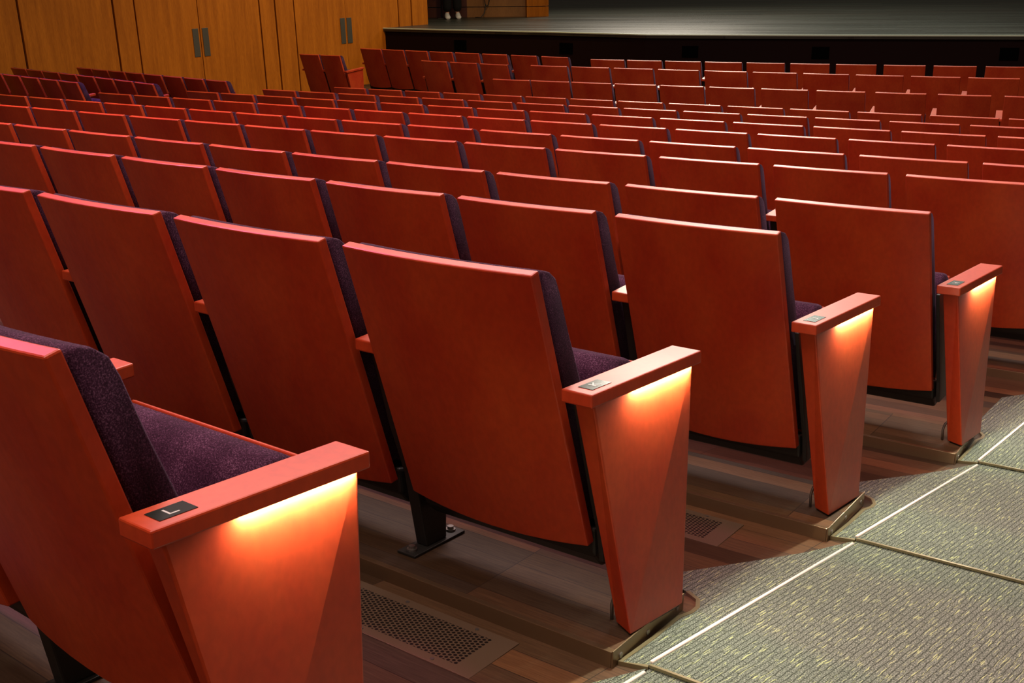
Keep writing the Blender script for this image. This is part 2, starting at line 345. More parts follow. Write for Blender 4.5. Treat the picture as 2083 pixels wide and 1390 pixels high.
def seat_meshes(shear):
    def sh(co): return Vector((co.x + shear * (SEAT_H - co.z), co.y, co.z))
    P = {}
    T = SEAT_H
    # wooden back
    bm = bmesh.new(); rings = []
    for u in US:
        s = sag(u); hb = -0.606 - 0.016 * (1 - (u / 0.25) ** 2)
        rings.append([(u, s, T), (u, s + 0.025, T + 0.007), (u, s + 0.026 - SLOPE * (hb + 0.0), T + hb + 0.003), (u, s - SLOPE * hb, T + hb)])
    loft(bm, rings)
    P['back_panel'] = finish('back_panel', bm, CHERRY, 0.0035, fn=sh)
    # back cushion
    prof = [(0.027, -0.014), (0.031, -0.002), (0.050, 0.003), (0.076, -0.003), (0.098, -0.018), (0.113, -0.048), (0.126, -0.085), (0.142, -0.13), (0.166, -0.19),
            (0.198, -0.27), (0.228, -0.35), (0.250, -0.43), (0.255, -0.49), (0.244, -0.535), (0.205, -0.55)]
    mid = [(0.027 - SLOPE * h + 0.045, h) for v, h in prof]
    bm = bmesh.new(); rings = []
    for u, k in ((-0.243, 0.80), (-0.240, 0.93), (-0.232, 1.0), (-0.19, 1.0), (-0.13, 1), (-0.065, 1), (0, 1), (0.065, 1), (0.13, 1), (0.19, 1.0), (0.232, 1.0), (0.240, 0.93), (0.243, 0.80)):
        s = sag(u); pad = 0.012 * (1 - (u / 0.243) ** 2)
        rings.append([(u, s + mv + (v - mv) * k + (pad if v - mv > 0.03 else 0), T + (h * (1 if h < 0 else k)) - (0.004 * (1 - k) / 0.2)) for (v, h), (mv, _) in zip(prof, mid)])
    loft(bm, rings)
    P['back_cushion'] = finish('back_cushion', bm, VELVET, 0, True, fn=sh)
    # tipped-up seat: cushion, wooden underside, black pan
    def tip(u, a, b):       # a along the seat from hinge to edge, b towards the stage
        return (u, 0.300 + a * 0.36 + b * 0.93, T - 0.585 + a * 0.93 - b * 0.36)
    bm = bmesh.new(); rings = []
    prof = [(0.0, -0.085), (0.06, -0.098), (0.20, -0.100), (0.30, -0.090), (0.345, -0.066), (0.356, -0.035), (0.350, 0.0), (0.0, 0.0)]
    for u, k in ((-0.236, 0.8), (-0.231, 0.95), (-0.22, 1), (-0.1, 1.03), (0, 1.05), (0.1, 1.03), (0.22, 1), (0.231, 0.95), (0.236, 0.8)):
        rings.append([tip(u, a if a < 0.3 else 0.3 + (a - 0.3) * min(k, 1), b * k) for a, b in prof])
    loft(bm, rings)
    P['seat_cushion'] = finish('seat_cushion', bm, VELVET, 0, True, fn=sh)
    bm = bmesh.new()
    loft(bm, [[tip(u, -0.02, 0.0015), tip(u, 0.356, 0.0015), tip(u, 0.356, 0.014), tip(u, -0.02, 0.014)] for u in (-0.236, 0.236)])
    P['seat_board'] = finish('seat_board', bm, CHERRY, 0.003, fn=sh)
    bm = bmesh.new()
    loft(bm, [[(u, v, T + h) for v, h in ((0.222, -0.575), (0.30, -0.592), (0.345, -0.60), (0.35, -0.64), (0.32, -0.672), (0.26, -0.676), (0.226, -0.640))] for u in (-0.244, 0.250)])
    P['seat_pan'] = finish('seat_pan', bm, BLACK, 0.008, fn=sh)
    # left arm and standard
    def arm(u, v, h): return (u, v, T + h + 0.096 * (v - 0.067))
    bm = bmesh.new()
    loft(bm, [[arm(u, 0.085, -0.228), arm(u, 0.450, -0.228), arm(u, 0.450, -0.255), arm(u, 0.085, -0.255)] for u in (-0.311, -0.247)])
    P['armrest'] = finish('armrest', bm, CHERRY, 0.0035, fn=sh)
    bm = bmesh.new()
    loft(bm, [[(u, v, z) for v, z in ((0.250, 0.006), (0.325, 0.006), (0.335, 0.20), (0.38, T - 0.232), (0.12, T - 0.257), (0.17, 0.33), (0.215, 0.20))] for u in (-0.297, -0.261)])
    P['standard'] = finish('standard', bm, BLACK, 0.004, fn=sh)
    bm = bmesh.new(); box(bm, -0.308, -0.250, 0.190, 0.385, 0, 0.007)
    P['foot_plate'] = finish('foot_plate', bm, IRON, 0.0015, fn=sh)
    for nm, v in (('bolt', 0.213), ('bolt', 0.362)):
        bm = bmesh.new(); tube(bm, [(-0.279, v, 0.007), (-0.279, v, 0.010), (-0.279, v, 0.012)], 0.013, 14)
        tube(bm, [(-0.279, v, 0.012), (-0.279, v, 0.019)], 0.0085, 10)
        P.setdefault('bolts', []).append(finish('bolt', bm, BOLT, 0, fn=sh))
    # aisle end: panel, arm with plaque and lamp
    def ea(u, v, h):        # the end arm follows the aisle, 11 degrees off the seat
        return (0.272 + u + 0.195 * (v - 0.067), v, T + h + 0.096 * (v - 0.067))
    bm = bmesh.new()
    loft(bm, [[ea(u, 0.064, -0.226), ea(u, 0.402, -0.226), ea(u, 0.402, -0.253), ea(u, 0.064, -0.253)] for u in (0.0, 0.072)])
    P['end_armrest'] = finish('armrest', bm, CHERRY, 0.003, fn=sh)
    top = [(0.090, 0.013), (0.390, 0.011)]      # v, gap under the arm
    bm = bmesh.new()
    q = lambda u, v: Vector(ea(u, v, -0.253))
    t0, t1, t2, t3 = q(0.010, 0.088), q(0.058, 0.086), q(0.058, 0.391), q(0.010, 0.393)
    b0, b1, b2, b3 = (Vector((x, y, 0.005)) for x, y in ((0.304, 0.221), (0.357, 0.192), (0.381, 0.386), (0.331, 0.392)))
    loft(bm, [[b0, b1, b2, b3], [t0, t1, t2, t3]])
    P['end_panel'] = finish('end_panel', bm, CHERRY, 0.004, fn=sh)
    bm = bmesh.new()
    loft(bm, [[(u, v, z) for v, z in ((0.225, 0.13), (0.385, 0.13), (0.39, T - 0.255), (0.125, T - 0.268), (0.19, T - 0.50), (0.215, 0.20))] for u in (0.258, 0.270)])
    P['gap_shade_plate'] = finish('standard', bm, BLACK, 0.002, fn=sh)  # black plate added so the gap inside the end panel stays dark
    bm = bmesh.new(); loft(bm, [[b0 + Vector((0.006, 0.006, -0.005)), b1 + Vector((-0.006, 0.008, -0.005)), b2 + Vector((-0.006, -0.008, -0.005)), b3 + Vector((0.006, -0.008, -0.005))],
                              [b0 + Vector((0.006, 0.006, 0)), b1 + Vector((-0.006, 0.008, 0)), b2 + Vector((-0.006, -0.008, 0)), b3 + Vector((0.006, -0.008, 0))]])
    P['end_foot'] = finish('end_foot', bm, BLACK, 0, fn=sh)
    bm = bmesh.new()
    loft(bm, [[ea(u, 0.195, -0.2522), ea(u, 0.385, -0.2522), ea(u, 0.385, -0.2534), ea(u, 0.195, -0.2534)] for u in (0.0590, 0.0660)])
    P['aisle_lamp'] = finish('aisle_lamp', bm, LEDMAT, 0, fn=sh)
    bm = bmesh.new()
    loft(bm, [[ea(u, 0.088, -0.2262), ea(u, 0.142, -0.2262), ea(u, 0.142, -0.2250), ea(u, 0.088, -0.2250)] for u in (0.020, 0.054)])
    P['plaque'] = finish('row_plaque', bm, PLAQUE, 0, fn=sh)
    bm = bmesh.new(); tube(bm, [(0.285, 0.235, 0.0), (0.285, 0.235, 0.035), (0.290, 0.237, 0.055), (0.305, 0.24, 0.072), (0.315, 0.245, 0.085)], 0.0042, 8)
    P['conduit'] = finish('conduit', bm, BOLT, 0, True, fn=sh)
    GL = {'L': [((-1, -1.4), (-1, 1.4)), ((-1, 1.2), (1, 1.2))], 'K': [((-1, -1.4), (-1, 1.4)), ((1, -1.4), (-0.9, 0.2)), ((-0.4, -0.3), (1, 1.4))],
          'J': [((0.7, -1.4), (0.7, 0.8)), ((0.75, 0.7), (0.2, 1.25)), ((0.3, 1.25), (-0.5, 1.25)), ((-0.4, 1.3), (-0.9, 0.7))],
          'H': [((-0.9, -1.4), (-0.9, 1.4)), ((0.9, -1.4), (0.9, 1.4)), ((-0.9, 0), (0.9, 0))],
          'G': [((0.9, -0.9), (0.3, -1.3)), ((0.4, -1.3), (-0.5, -1.3)), ((-0.4, -1.3), (-1, -0.6)), ((-1, -0.7), (-1, 0.7)), ((-1, 0.6), (-0.4, 1.3)), ((-0.5, 1.3), (0.6, 1.3)), ((0.5, 1.3), (0.95, 0.9)), ((0.95, 1.1), (0.95, 0.1)), ((0.2, 0.1), (0.95, 0.1))],
          'F': [((-0.9, -1.4), (-0.9, 1.4)), ((-0.9, -1.2), (1, -1.2)), ((-0.9, 0), (0.7, 0))]}
    def letter(ch):
        bm = bmesh.new(); k = 0.0066
        for (a0, a1), (c0, c1) in GL[ch]:     # letter right = towards stage, letter down = towards aisle
            d = Vector((c0 - a0, c1 - a1)); n = Vector((-d.y, d.x)).normalized() * 0.22
            pts = [(a0 + n.x, a1 + n.y), (c0 + n.x, c1 + n.y), (c0 - n.x, c1 - n.y), (a0 - n.x, a1 - n.y)]
            loft(bm, [[ea(0.037 + y * k, 0.115 + x * k, hh) for x, y in pts] for hh in (-0.2250, -0.2246)])
        return finish('row_letter', bm, LETTER, 0, fn=sh)
    P['letter'] = letter
    return P

RAKED = seat_meshes(0.060)
LEVEL = seat_meshes(0.0)

def build_seat(P, near, end, letter=None):
    r = empty('theatre_seat', Matrix())
    for k in ('back_panel', 'back_cushion', 'seat_cushion', 'seat_board', 'seat_pan', 'armrest', 'standard'): obj(k, P[k], r)
    f = obj('foot_plate', P['foot_plate'], r)
    if near:
        for b in P['bolts']: obj('bolt', b, f)
    if end:
        obj('standard', P['gap_shade_plate'], r); obj('end_panel', P['end_panel'], r); a = obj('armrest', P['end_armrest'], r)  # first part is the added plate that shades the gap
        obj('end_foot', P['end_foot'], r)
        if P is RAKED: obj('aisle_lamp', P['aisle_lamp'], a)
        if near: tag(obj('conduit', P['conduit'], r), 'bent grey conduit')
        if letter:
            pl = obj('row_plaque', P['plaque'], r)
            obj('row_letter', P['letter'](letter), pl)
    return r

def children(o): return [c for c in bpy.data.objects if c.parent == o]
def tree(o): return [(c, tree(c)) for c in children(o)]
def copy_tree(o, kids):
    c = o.copy(); COL.objects.link(c)
    def down(src, dst):
        for k, sub in src:
            n = k.copy(); COL.objects.link(n); n.parent = dst
            down(sub, n)
    down(kids, c)
    return c

PROTO = {}
def seat(kind, mw):
    if kind not in PROTO:
        P = RAKED if kind.startswith('raked') else LEVEL
        o = build_seat(P, 'near' in kind, 'end' in kind)
        PROTO[kind] = (o, tree(o))
    else:
        src, kids = PROTO[kind]; o = copy_tree(src, kids)
    o.matrix_world = mw
    return o

ORD = ['', 'first', 'second', 'third', 'fourth', 'fifth', 'sixth', 'seventh', 'eighth', 'ninth', 'tenth', 'eleventh', 'twelfth',
       'thirteenth', 'fourteenth', 'fifteenth', 'sixteenth', 'seventeenth']
def row_name(k): return 'the nearest row' if k == 1 else 'the %s nearest row' % ORD[k]

# raked rows -------------------------------------------------------------
def row_pt(k, u, v, h):
    """block coordinates: u to the right of the aisle end seat's centre along the arc, v towards the stage, h above seat top"""
    cx, cy, R, z, sw = ROWS[k]
    th = sw[0][0] + u / R
    return Vector((cx + (R - v) * math.cos(th), cy + (R - v) * math.sin(th), z + h))

LETTERS = {1: 'L', 2: 'K', 3: 'J', 4: 'H', 5: 'G', 6: 'F'}
for k in ROWS:
    cx, cy, R, z, sw = ROWS[k]
    for i, (th, w) in enumerate(sw):
        t = Vector((-math.sin(th), math.cos(th), 0)); v = Vector((-math.cos(th), -math.sin(th), 0)); up = Vector((0, 0, 1))
        o = Vector((cx + R * math.cos(th), cy + R * math.sin(th), z)) - up * SEAT_H
        X = t * (w / 0.5)
        m = Matrix(((X.x, v.x, 0, o.x), (X.y, v.y, 0, o.y), (0, 0, 1, o.z), (0, 0, 0, 1)))
        end = i == 0 and k <= 6
        kind = 'raked' + ('_near' if k <= 4 else '') + ('_end' if end else '')
        s = seat(kind, BLK @ m)
        if end:
            pl = obj('row_plaque', RAKED['plaque'], s)
            obj('row_letter', RAKED['letter'](LETTERS[k]), pl)
        if k <= 4:
            if i == 0: lab = 'cherry wood aisle seat with lit end panel, plum cushions, in %s' % row_name(k)
            else: lab = 'cherry wood theatre seat, %s from the aisle panel in %s' % (ORD[i + 1], row_name(k))
        elif k <= 6: lab = 'cherry wood theatre seat, %s from the right frame edge in %s' % (ORD[i + 1], row_name(k))
        else: lab = 'cherry wood theatre seat, %s from the left end of %s' % (ORD[len(sw) - i], row_name(k))
        tag(s, lab, 'seat', 'theatre seats in ' + row_name(k))

# plinths under the raked rows -------------------------------------------
def strip(bm, pts):
    loft(bm, pts)
for k in ROWS:
    n = len(ROWS[k][4]); ul = -0.558 * n + 0.05
    us = [0.394 + (ul - 0.394) * i / 14 for i in range(15)]
    r = empty('seat_plinth', BLK @ Matrix.Translation(row_pt(k, 0.1, 0.27, -0.813)))
    inv = Matrix.Translation(-row_pt(k, 0.1, 0.27, -0.813))
    tag(r, 'low wood-topped seat plinth with bronze nosing under %s' % row_name(k), 'plinth', 'seat plinths')
    bm = bmesh.new(); strip(bm, [[inv @ row_pt(k, u, v, h) for v, h in ((0.124, -0.778), (0.43, -0.778), (0.43, -0.814), (0.124, -0.814))] for u in us])
    me = finish('plinth_top', bm, WALNUT)
    back = inv.inverted()
    C0 = Vector(ROWS[k][:2] + (0,)); 
    def puv(co, k=k, back=back):
        p = back @ co; d = p - Vector((ROWS[k][0], ROWS[k][1], p.z))
        return (math.atan2(d.y, d.x) * ROWS[k][2] + k * 0.37, ROWS[k][2] - math.hypot(d.x, d.y) + 0.05)
    uv_from(me, puv); obj('plinth_top', me, r)
    bm = bmesh.new()
    strip(bm, [[inv @ row_pt(k, u, v, h) for v, h in ((0.112, -0.777), (0.128, -0.777), (0.128, -0.7785), (0.1235, -0.780), (0.1235, -0.814), (0.112, -0.814))] for u in us])
    obj('nosing', finish('nosing', bm, BRONZE, 0.003), r)
    if k <= 6:
        bm = bmesh.new(); strip(bm, [[inv @ row_pt(k, u, v, h) for v, h in ((0.112, -0.774), (0.433, -0.774), (0.433, -0.816), (0.112, -0.816))] for u in (0.3945, 0.3985)])
        e = obj('end_plate', finish('end_plate', bm, BRONZE, 0.001), r)
        for v in (0.145, 0.262, 0.40):
            a = inv @ row_pt(k, 0.3985, v, -0.796); b = inv @ row_pt(k, 0.4005, v, -0.796)
            bm = bmesh.new(); tube(bm, [a, b], 0.0065, 10); obj('screw', finish('screw', bm, BOLT), e)

# floor of the raked part -------------------------------------------------
ks = sorted(ROWS)
lines = []
for v in (-4.0, -1.5): lines.append((ks[0], v, v))
for k in ks: lines.append((k, 0.12, None))
lines.append((10, 1.0, None))
us = [6.0, 4.0, 2.0, 1.0, 0.4] + [-0.6 * i for i in range(0, 19)] + [-12.5, -14]
bm = bmesh.new(); uvl = bm.loops.layers.uv.new('UVMap'); grid = []; vv = 0; prev = None
for k, v, _ in lines:
    r = [row_pt(k, u, v, -0.8135) for u in us]
    if prev is not None: vv += (r[6] - prev).length
    prev = r[6]
    grid.append(([bm.verts.new(BLK @ p) for p in r], vv))
for (a, va), (b, vb) in zip(grid[:-1], grid[1:]):
    for i in range(len(us) - 1):
        f = bm.faces.new((a[i], a[i + 1], b[i + 1], b[i]))
        for lp, q in zip(f.loops, ((us[i], va), (us[i + 1], va), (us[i + 1], vb), (us[i], vb))): lp[uvl].uv = q
me = bpy.data.meshes.new('floor'); bm.to_mesh(me); bm.free(); me.materials.append(WALNUT)
if me.polygons[0].normal.z < 0: me.flip_normals()
tag(obj('floor', me), 'dark walnut plank floor sloping down to the stage', kind='structure')

# perforated floor grilles --------------------------------------------------
for k, u0, u1, lab in ((2, -0.36, 0.192, 'perforated bronze floor grille with screws behind the second nearest row'), (3, -0.37, 0.18, 'perforated bronze floor grille behind the third nearest row')):
    c = row_pt(k, (u0 + u1) / 2, -0.012, -0.8125); tx = (row_pt(k, u1, -0.012, -0.8125) - row_pt(k, u0, -0.012, -0.8125)).normalized(); ty = Vector((0, 0, 1)).cross(tx)
    m = Matrix(((tx.x, ty.x, 0, c.x), (tx.y, ty.y, 0, c.y), (0, 0, 1, c.z), (0, 0, 0, 1)))
    g = empty('floor_grille', BLK @ m); tag(g, lab, 'grille')
    L = (u1 - u0) / 2; W2 = 0.087
    bm = bmesh.new(); box(bm, -L, L, -W2, W2, 0, 0.0022)
    me = finish('grille_plate', bm, GRILLE, 0.0006); uv_from(me, lambda co: (co.x, co.y)); obj('grille_plate', me, g)
    for sx in (-0.8, -0.1, 0.62):
        for sy in (-1, 1):
            bm = bmesh.new(); tube(bm, [(sx * L, sy * 0.076, 0.0022), (sx * L, sy * 0.076, 0.0036)], 0.0045, 10)
            obj('screw', finish('screw', bm, BOLT), g)

# aisle carpet -----------------------------------------------------------
aisle_names = {1: 'beside the nearest aisle seat', 2: 'beside the second nearest aisle seat', 3: 'beside the third nearest aisle seat', 4: 'beside the fourth nearest aisle seat', 5: 'beside the fifth nearest row'}
H0 = -0.8135
for k in (1, 2, 3, 4, 5):
    tip0 = row_pt(k, 0.458, 0.155, 0); tip1 = row_pt(k + 1, 0.458, 0.155, 0)
    ax = (tip1 - tip0); ln = Vector((ax.x, ax.y, 0)).length; ax = Vector((ax.x, ax.y, 0)) / ln; bx = Vector((ax.y, -ax.x, 0))
    base = row_pt(k, 0.458, 0.155, H0)
    zs = tip1.z - tip0.z
    r = empty('carpet_section', BLK @ Matrix(((ax.x, bx.x, 0, base.x), (ax.y, bx.y, 0, base.y), (0, 0, 1, base.z), (0, 0, 0, 1))))
    tag(r, 'grey carpet section with yellow-green dashes %s' % aisle_names[k], 'carpet', 'aisle carpet sections')
    def loc(p, thick):      # block point to local, on the sloping carpet surface
        d = p - base; a = d.x * ax.x + d.y * ax.y; b = d.x * bx.x + d.y * bx.y
        f = a / ln
        return Vector((a, b, zs * f + 0.004 + thick * (1 - min(max(f, -0.2), 1.0))))
    def slab(pts, name, mat, t=0.010, uvs=True, th=0.004):
        bm = bmesh.new(); lo = [loc(p, th) - Vector((0, 0, t)) for p in pts]; hi = [loc(p, th) for p in pts]
        loft(bm, [lo, hi]); me = finish(name, bm, mat, 0.0)
        if uvs: uv_from(me, lambda co: (co.x + k * 3.1, co.y))
        return me
    A = [row_pt(k, u, v, 0) for u, v in ((0.458, 0.155), (0.404, 0.135), (0.411, 0.26), (0.412, 0.387), (0.424, 0.425), (0.424, 0.455), (0.408, 0.490), (0.37, 0.512), (0.25, 0.52))]
    Bq = [row_pt(k + 1, u, v, 0) for u, v in ((0.03, -0.52), (0.115, -0.40), (0.185, -0.295), (0.247, -0.2), (0.315, -0.098), (0.38, 0.003), (0.452, 0.145), (0.458, 0.155))]
    if k == 4: A, Bq = A[:-1], Bq[3:]
    obj('edge_strip', slab(A + Bq, 'edge_strip', CARPET), r)
    Cc = [row_pt(k, 0.462, 0.155, 0), row_pt(k + 1, 0.462, 0.155, 0), row_pt(k + 1, 2.6, 0.155, 0), row_pt(k, 2.6, 0.155, 0)]
    obj('runner', slab(Cc, 'runner', CARPET, th=0.009), r)
    # bronze trim round the plinth and along the near edge
    tr = [loc(p, 0.004) + Vector((0, 0, -0.002)) for p in A[:-1]]
    bm = bmesh.new(); rings = []
    for i, p in enumerate(tr):
        d = (tr[min(i + 1, len(tr) - 1)] - tr[max(i - 1, 0)]); d.z = 0; d.normalize(); s = Vector((-d.y, d.x, 0))
        rings.append([p + s * 0.005 + Vector((0, 0, 0.003)), p - s * 0.005 + Vector((0, 0, 0.003)), p - s * 0.005 - Vector((0, 0, 0.010)), p + s * 0.005 - Vector((0, 0, 0.010))])
    loft(bm, rings); obj('edge_trim', finish('edge_trim', bm, TRIM), r)
    bm = bmesh.new()
    e0, e1 = loc(row_pt(k, 0.462, 0.155, 0), 0.009), loc(row_pt(k, 2.6, 0.155, 0), 0.009)
    loft(bm, [[p + Vector((-0.004, 0, 0.001)), p + Vector((0.003, 0, 0.001)), p + Vector((0.003, 0, -0.005)), p + Vector((-0.004, 0, -0.005))] for p in (e0, e1)])
    obj('seam_trim', finish('seam_trim', bm, TRIM), r)
    bm = bmesh.new()
    g0, g1 = loc(row_pt(k, 0.460, 0.165, 0), 0.010), loc(row_pt(k + 1, 0.460, 0.135, 0), 0.010)
    tube(bm, [g0, g0 * 0.5 + g1 * 0.5, g1], 0.0042, 8)
    obj('guide_strip', finish('guide_strip', bm, PALE, 0, True), r)

# level rows by the stage and the left block -------------------------------
FLOOR = -2.30
KS = {'LB': 0.944, 'LC': 1.035}
INFO = {'r11': ('the third row from the stage', 'left'), 'r12': ('the second row from the stage', 'left'), 'r13': ('the front row by the stage', 'left'),
        'L12': ('the short angled second row', 'left'), 'L13': ('the angled front row part', 'left'),
        'FL': ('the pair standing against the left wall', 'right'), 'LA': ('the middle dark side row', 'right'),
        'LB': ('the nearest dark side row', 'right'), 'LC': ('the farthest dark side row', 'right')}
for rn in FLAT:
    z, sw = FLAT[rn]; q = KS.get(rn, 1.0); z *= q
    name, side = INFO[rn]; n = len(sw)
    pts = []
    for i, (x, y, hd, w) in enumerate(sw):
        w = {'FL': 0.385, 'LC': 0.39, 'LA': 0.43}.get(rn, w * 0.97) * q; x *= q; y *= q
        t = Vector((math.cos(hd), math.sin(hd), 0)); v = Vector((-t.y, t.x, 0)); X = t * (w / 0.5)
        m = Matrix(((X.x, v.x, 0, x), (X.y, v.y, 0, y), (0, 0, 1, z - SEAT_H), (0, 0, 0, 1)))
        end = rn == 'FL' and i == 0
        s = seat('level_end' if end else 'level', m)
        if end: lab = 'cherry wood aisle seat with pale lit end panel near the left wall'
        elif rn == 'FL': lab = 'cherry wood theatre seat against the left wall, beside the pale end panel'
        else: lab = 'dark red theatre seat, %s from the %s end of %s' % (ORD[(n - i) if side == 'left' else i + 1], side, name)
        tag(s, lab, 'seat', 'theatre seats in ' + name)
        pts.append((Vector((x, y, 0)), t, v, w))
    bm = bmesh.new(); rings = []
    ext = [(pts[0][0] + pts[0][1] * (pts[0][3] * 0.5 + 0.12),) + pts[0][1:]] + pts + [(pts[-1][0] - pts[-1][1] * (pts[-1][3] * 0.5 + 0.08),) + pts[-1][1:]]
    for p, t, v, w in ext: rings.append([p + v * b + Vector((0, 0, h)) for b, h in ((0.11, z - SEAT_H), (0.44, z - SEAT_H), (0.44, FLOOR), (0.11, FLOOR))])
    loft(bm, rings); me = finish('seat_plinth', bm, WALNUT); uv_from(me, lambda co: (co.x, co.y))
    tag(obj('seat_plinth', me), 'low dark wood seat plinth under %s' % name, 'plinth', 'seat plinths')

bm = bmesh.new(); prism(bm, [(-14, 8), (2, 8.5), (12, 4), (22, 14), (4, 24), (-4, 24), (-14, 14)], FLOOR - 0.1, FLOOR)
me = finish('floor', bm, WALNUT); uv_from(me, lambda co: (co.x * 0.85 - co.y * 0.5, co.x * 0.5 + co.y * 0.85))
tag(obj('floor_front', me), 'level dark plank floor in front of the stage', kind='structure')

# ------------------------------------------------------------------ left wall with its doors
WP = Vector((-4.980, 18.346, 0)); WD = Vector((0.70114, 0.71303, 0)); WN = Vector((0.71303, -0.70114, 0))
def wpt(s, d, z): return WP + WD * s + WN * d + Vector((0, 0, z))
def wbox(bm, s0, s1, d0, d1, z0, z1):
    loft(bm, [[wpt(s, d, z) for d, z in ((d0, z0), (d1, z0), (d1, z1), (d0, z1))] for s in (s0, s1)])
ZT = 4.2; ZB = FLOOR - 0.1
panels = [(-14.0, -9.1), (-9.1, -6.0), (-6.0, -2.864), (-2.864, -1.426), (-1.426, -1.070), (1.179, 1.497), (1.497, 1.889), (4.234, 4.563), (4.563, 4.975)]
bm = bmesh.new()
for a, b in panels: wbox(bm, a + 0.015, b - (0.015 if b < 4.9 else 0), -0.06, 0, ZB, ZT)
tag(obj('wall_left', finish('wall_left', bm, HONEY, 0.003)), 'honey coloured wood veneer side wall with dark joints', kind='structure')
bm = bmesh.new(); wbox(bm, -14, 4.94, -0.12, -0.062, ZB, ZT)
tag(obj('wall_left_backing', finish('wall_left_backing', bm, GROOVE)), 'dark backing in the joints of the side wall', kind='structure')
for n, (a, mid, b, p0, p1, q0, q1) in enumerate(((-1.070, 0.012, 1.179, -0.127, -0.022, 0.052, 0.160), (1.889, 2.985, 4.234, 2.858, 2.962, 3.004, 3.112))):
    d = empty('door_%d' % (n + 1), Matrix.Translation(wpt(mid, 0, FLOOR)))
    tag(d, 'double wood veneer door with dark push plates, %s' % ('left pair' if n == 0 else 'right pair beside the stage'), kind='structure')
    inv = Matrix.Translation(-wpt(mid, 0, FLOOR))
    gap = 0.006 if n == 0 else 0.0015
    for s0, s1, h0, h1 in ((a + 0.008, mid - gap, p0, p1), (mid + gap, b - 0.008, q0, q1)):
        bm = bmesh.new(); wbox(bm, s0, s1, -0.055, -0.002, ZB + 0.1, ZT)
        for v in bm.verts: v.co = inv @ v.co
        lf = obj('door_leaf', finish('door_leaf', bm, HONEY, 0.002), d)
        bm = bmesh.new(); wbox(bm, h0, h1, -0.002, 0.006, -1.527, -1.082)
        for v in bm.verts: v.co = inv @ v.co
        tag(obj('push_plate', finish('push_plate', bm, PLATE, 0.001), lf), 'dark metal push plate')

# ------------------------------------------------------------------ stage
ZS = -1.311
front = [(-2.60, 21.30), (-2.28, 21.09), (-1.2, 20.36), (-0.1, 19.66), (0.77, 19.12), (2.26, 18.06), (3.5, 17.60), (5.0, 17.08), (7.54, 16.27), (11.0, 15.25), (16, 13.9)]
st = empty('stage', Matrix.Translation((2.26, 18.06, FLOOR)))
tag(st, 'raised theatre stage with grey-green board floor and black front', 'stage')
off = Vector((2.26, 18.06, FLOOR))
def so(p): return Vector(p) - off
bm = bmesh.new(); uvl = bm.loops.layers.uv.new('UVMap')
outline = front + [(24, 40), (-8, 40), (-8, 24.0), (-1.9, 24.0), (-1.60, 21.9)]
loft(bm, [[so((x, y, ZS - 0.06)) for x, y in outline], [so((x, y, ZS)) for x, y in outline]])
me = finish('stage_floor', bm, STAGEWOOD)
me.uv_layers.remove(me.uv_layers[0]) if me.uv_layers else None
uv_from(me, lambda co: (co.x * 0.96 - co.y * 0.28, co.x * 0.28 + co.y * 0.96)); obj('stage_floor', me, st)
inner = [(x - 0.0, y + 0.05) for x, y in front]
bm = bmesh.new(); loft(bm, [[so((x, y + d, z)) for d, z in ((0, FLOOR), (0.06, FLOOR), (0.06, ZS - 0.06), (0, ZS - 0.06))] for x, y in inner])
obj('stage_front', finish('stage_front', bm, STAGEBLACK), st)
bm = bmesh.new(); loft(bm, [[so((x, y + d, ZS + h)) for d, h in ((-0.012, -0.018), (0.03, -0.018), (0.03, 0.004), (-0.012, 0.004))] for x, y in front])
tag(obj('stage_edge', finish('stage_edge', bm, plain('stage_edge_trim', (0.46, 0.55, 0.42), 0.4, 0.0), 0.004), st), 'pale edge strip')
def on_front(x):
    for (x0, y0), (x1, y1) in zip(front[:-1], front[1:]):
        if x0 <= x <= x1: return Vector((x, y0 + (y1 - y0) * (x - x0) / (x1 - x0), 0)), Vector((x1 - x0, y1 - y0, 0)).normalized()
for x in (-0.81, 1.03, 2.95, 4.85, 7.4):
    p, d = on_front(x); nn = Vector((d.y, -d.x, 0)) * -1
    if nn.y > 0: nn = -nn
    bm = bmesh.new(); p = p + Vector((0, 0.05, 0))
    loft(bm, [[so(p + d * s + nn * q + Vector((0, 0, z))) for q, z in ((0.012, -1.67), (0.012, -1.49), (-0.01, -1.49), (-0.01, -1.67))] for s in (-0.13, 0.13)])
    obj('stage_vent', finish('stage_vent', bm, PITCH), st)

# panelled stage side behind the boards
bm = bmesh.new()
def pbox(bm, a, b, d, z0, z1):
    a = Vector(a); b = Vector(b); t = (b - a).normalized(); n = Vector((-t.y, t.x))
    poly = [a, b, b + n * d, a + n * d]; prism(bm, [(p.x, p.y) for p in poly], z0, z1)
pbox(bm, (-0.80, 23.99), (0.46, 23.72), 0.3, ZS, ZS + 0.20); pbox(bm, (-0.80, 23.99), (0.46, 23.72), 0.3, ZS + 0.215, ZS + 3.2)
tag(obj('wall_stage', finish('wall_stage', bm, BROWN, 0.003)), 'brown wood panelled side of the stage', kind='structure')
bm = bmesh.new(); pbox(bm, (-1.95, 24.22), (-0.80, 23.99), 0.3, ZS, ZS + 0.20); pbox(bm, (-1.95, 24.22), (-0.80, 23.99), 0.3, ZS + 0.215, ZS + 3.2)
tag(obj('wall_stage_wing', finish('wall_stage_wing', bm, DARKRED, 0.003)), 'dark red panelled opening at the stage side', kind='structure')
bm = bmesh.new(); pbox(bm, (0.46, 23.60), (0.92, 23.68), 0.3, ZS, ZS + 0.20); pbox(bm, (0.46, 23.60), (0.92, 23.68), 0.3, ZS + 0.215, ZS + 3.2)
tag(obj('trim_1', finish('trim_1', bm, HONEY, 0.003)), 'lighter wood end pier of the stage panelling', kind='structure')

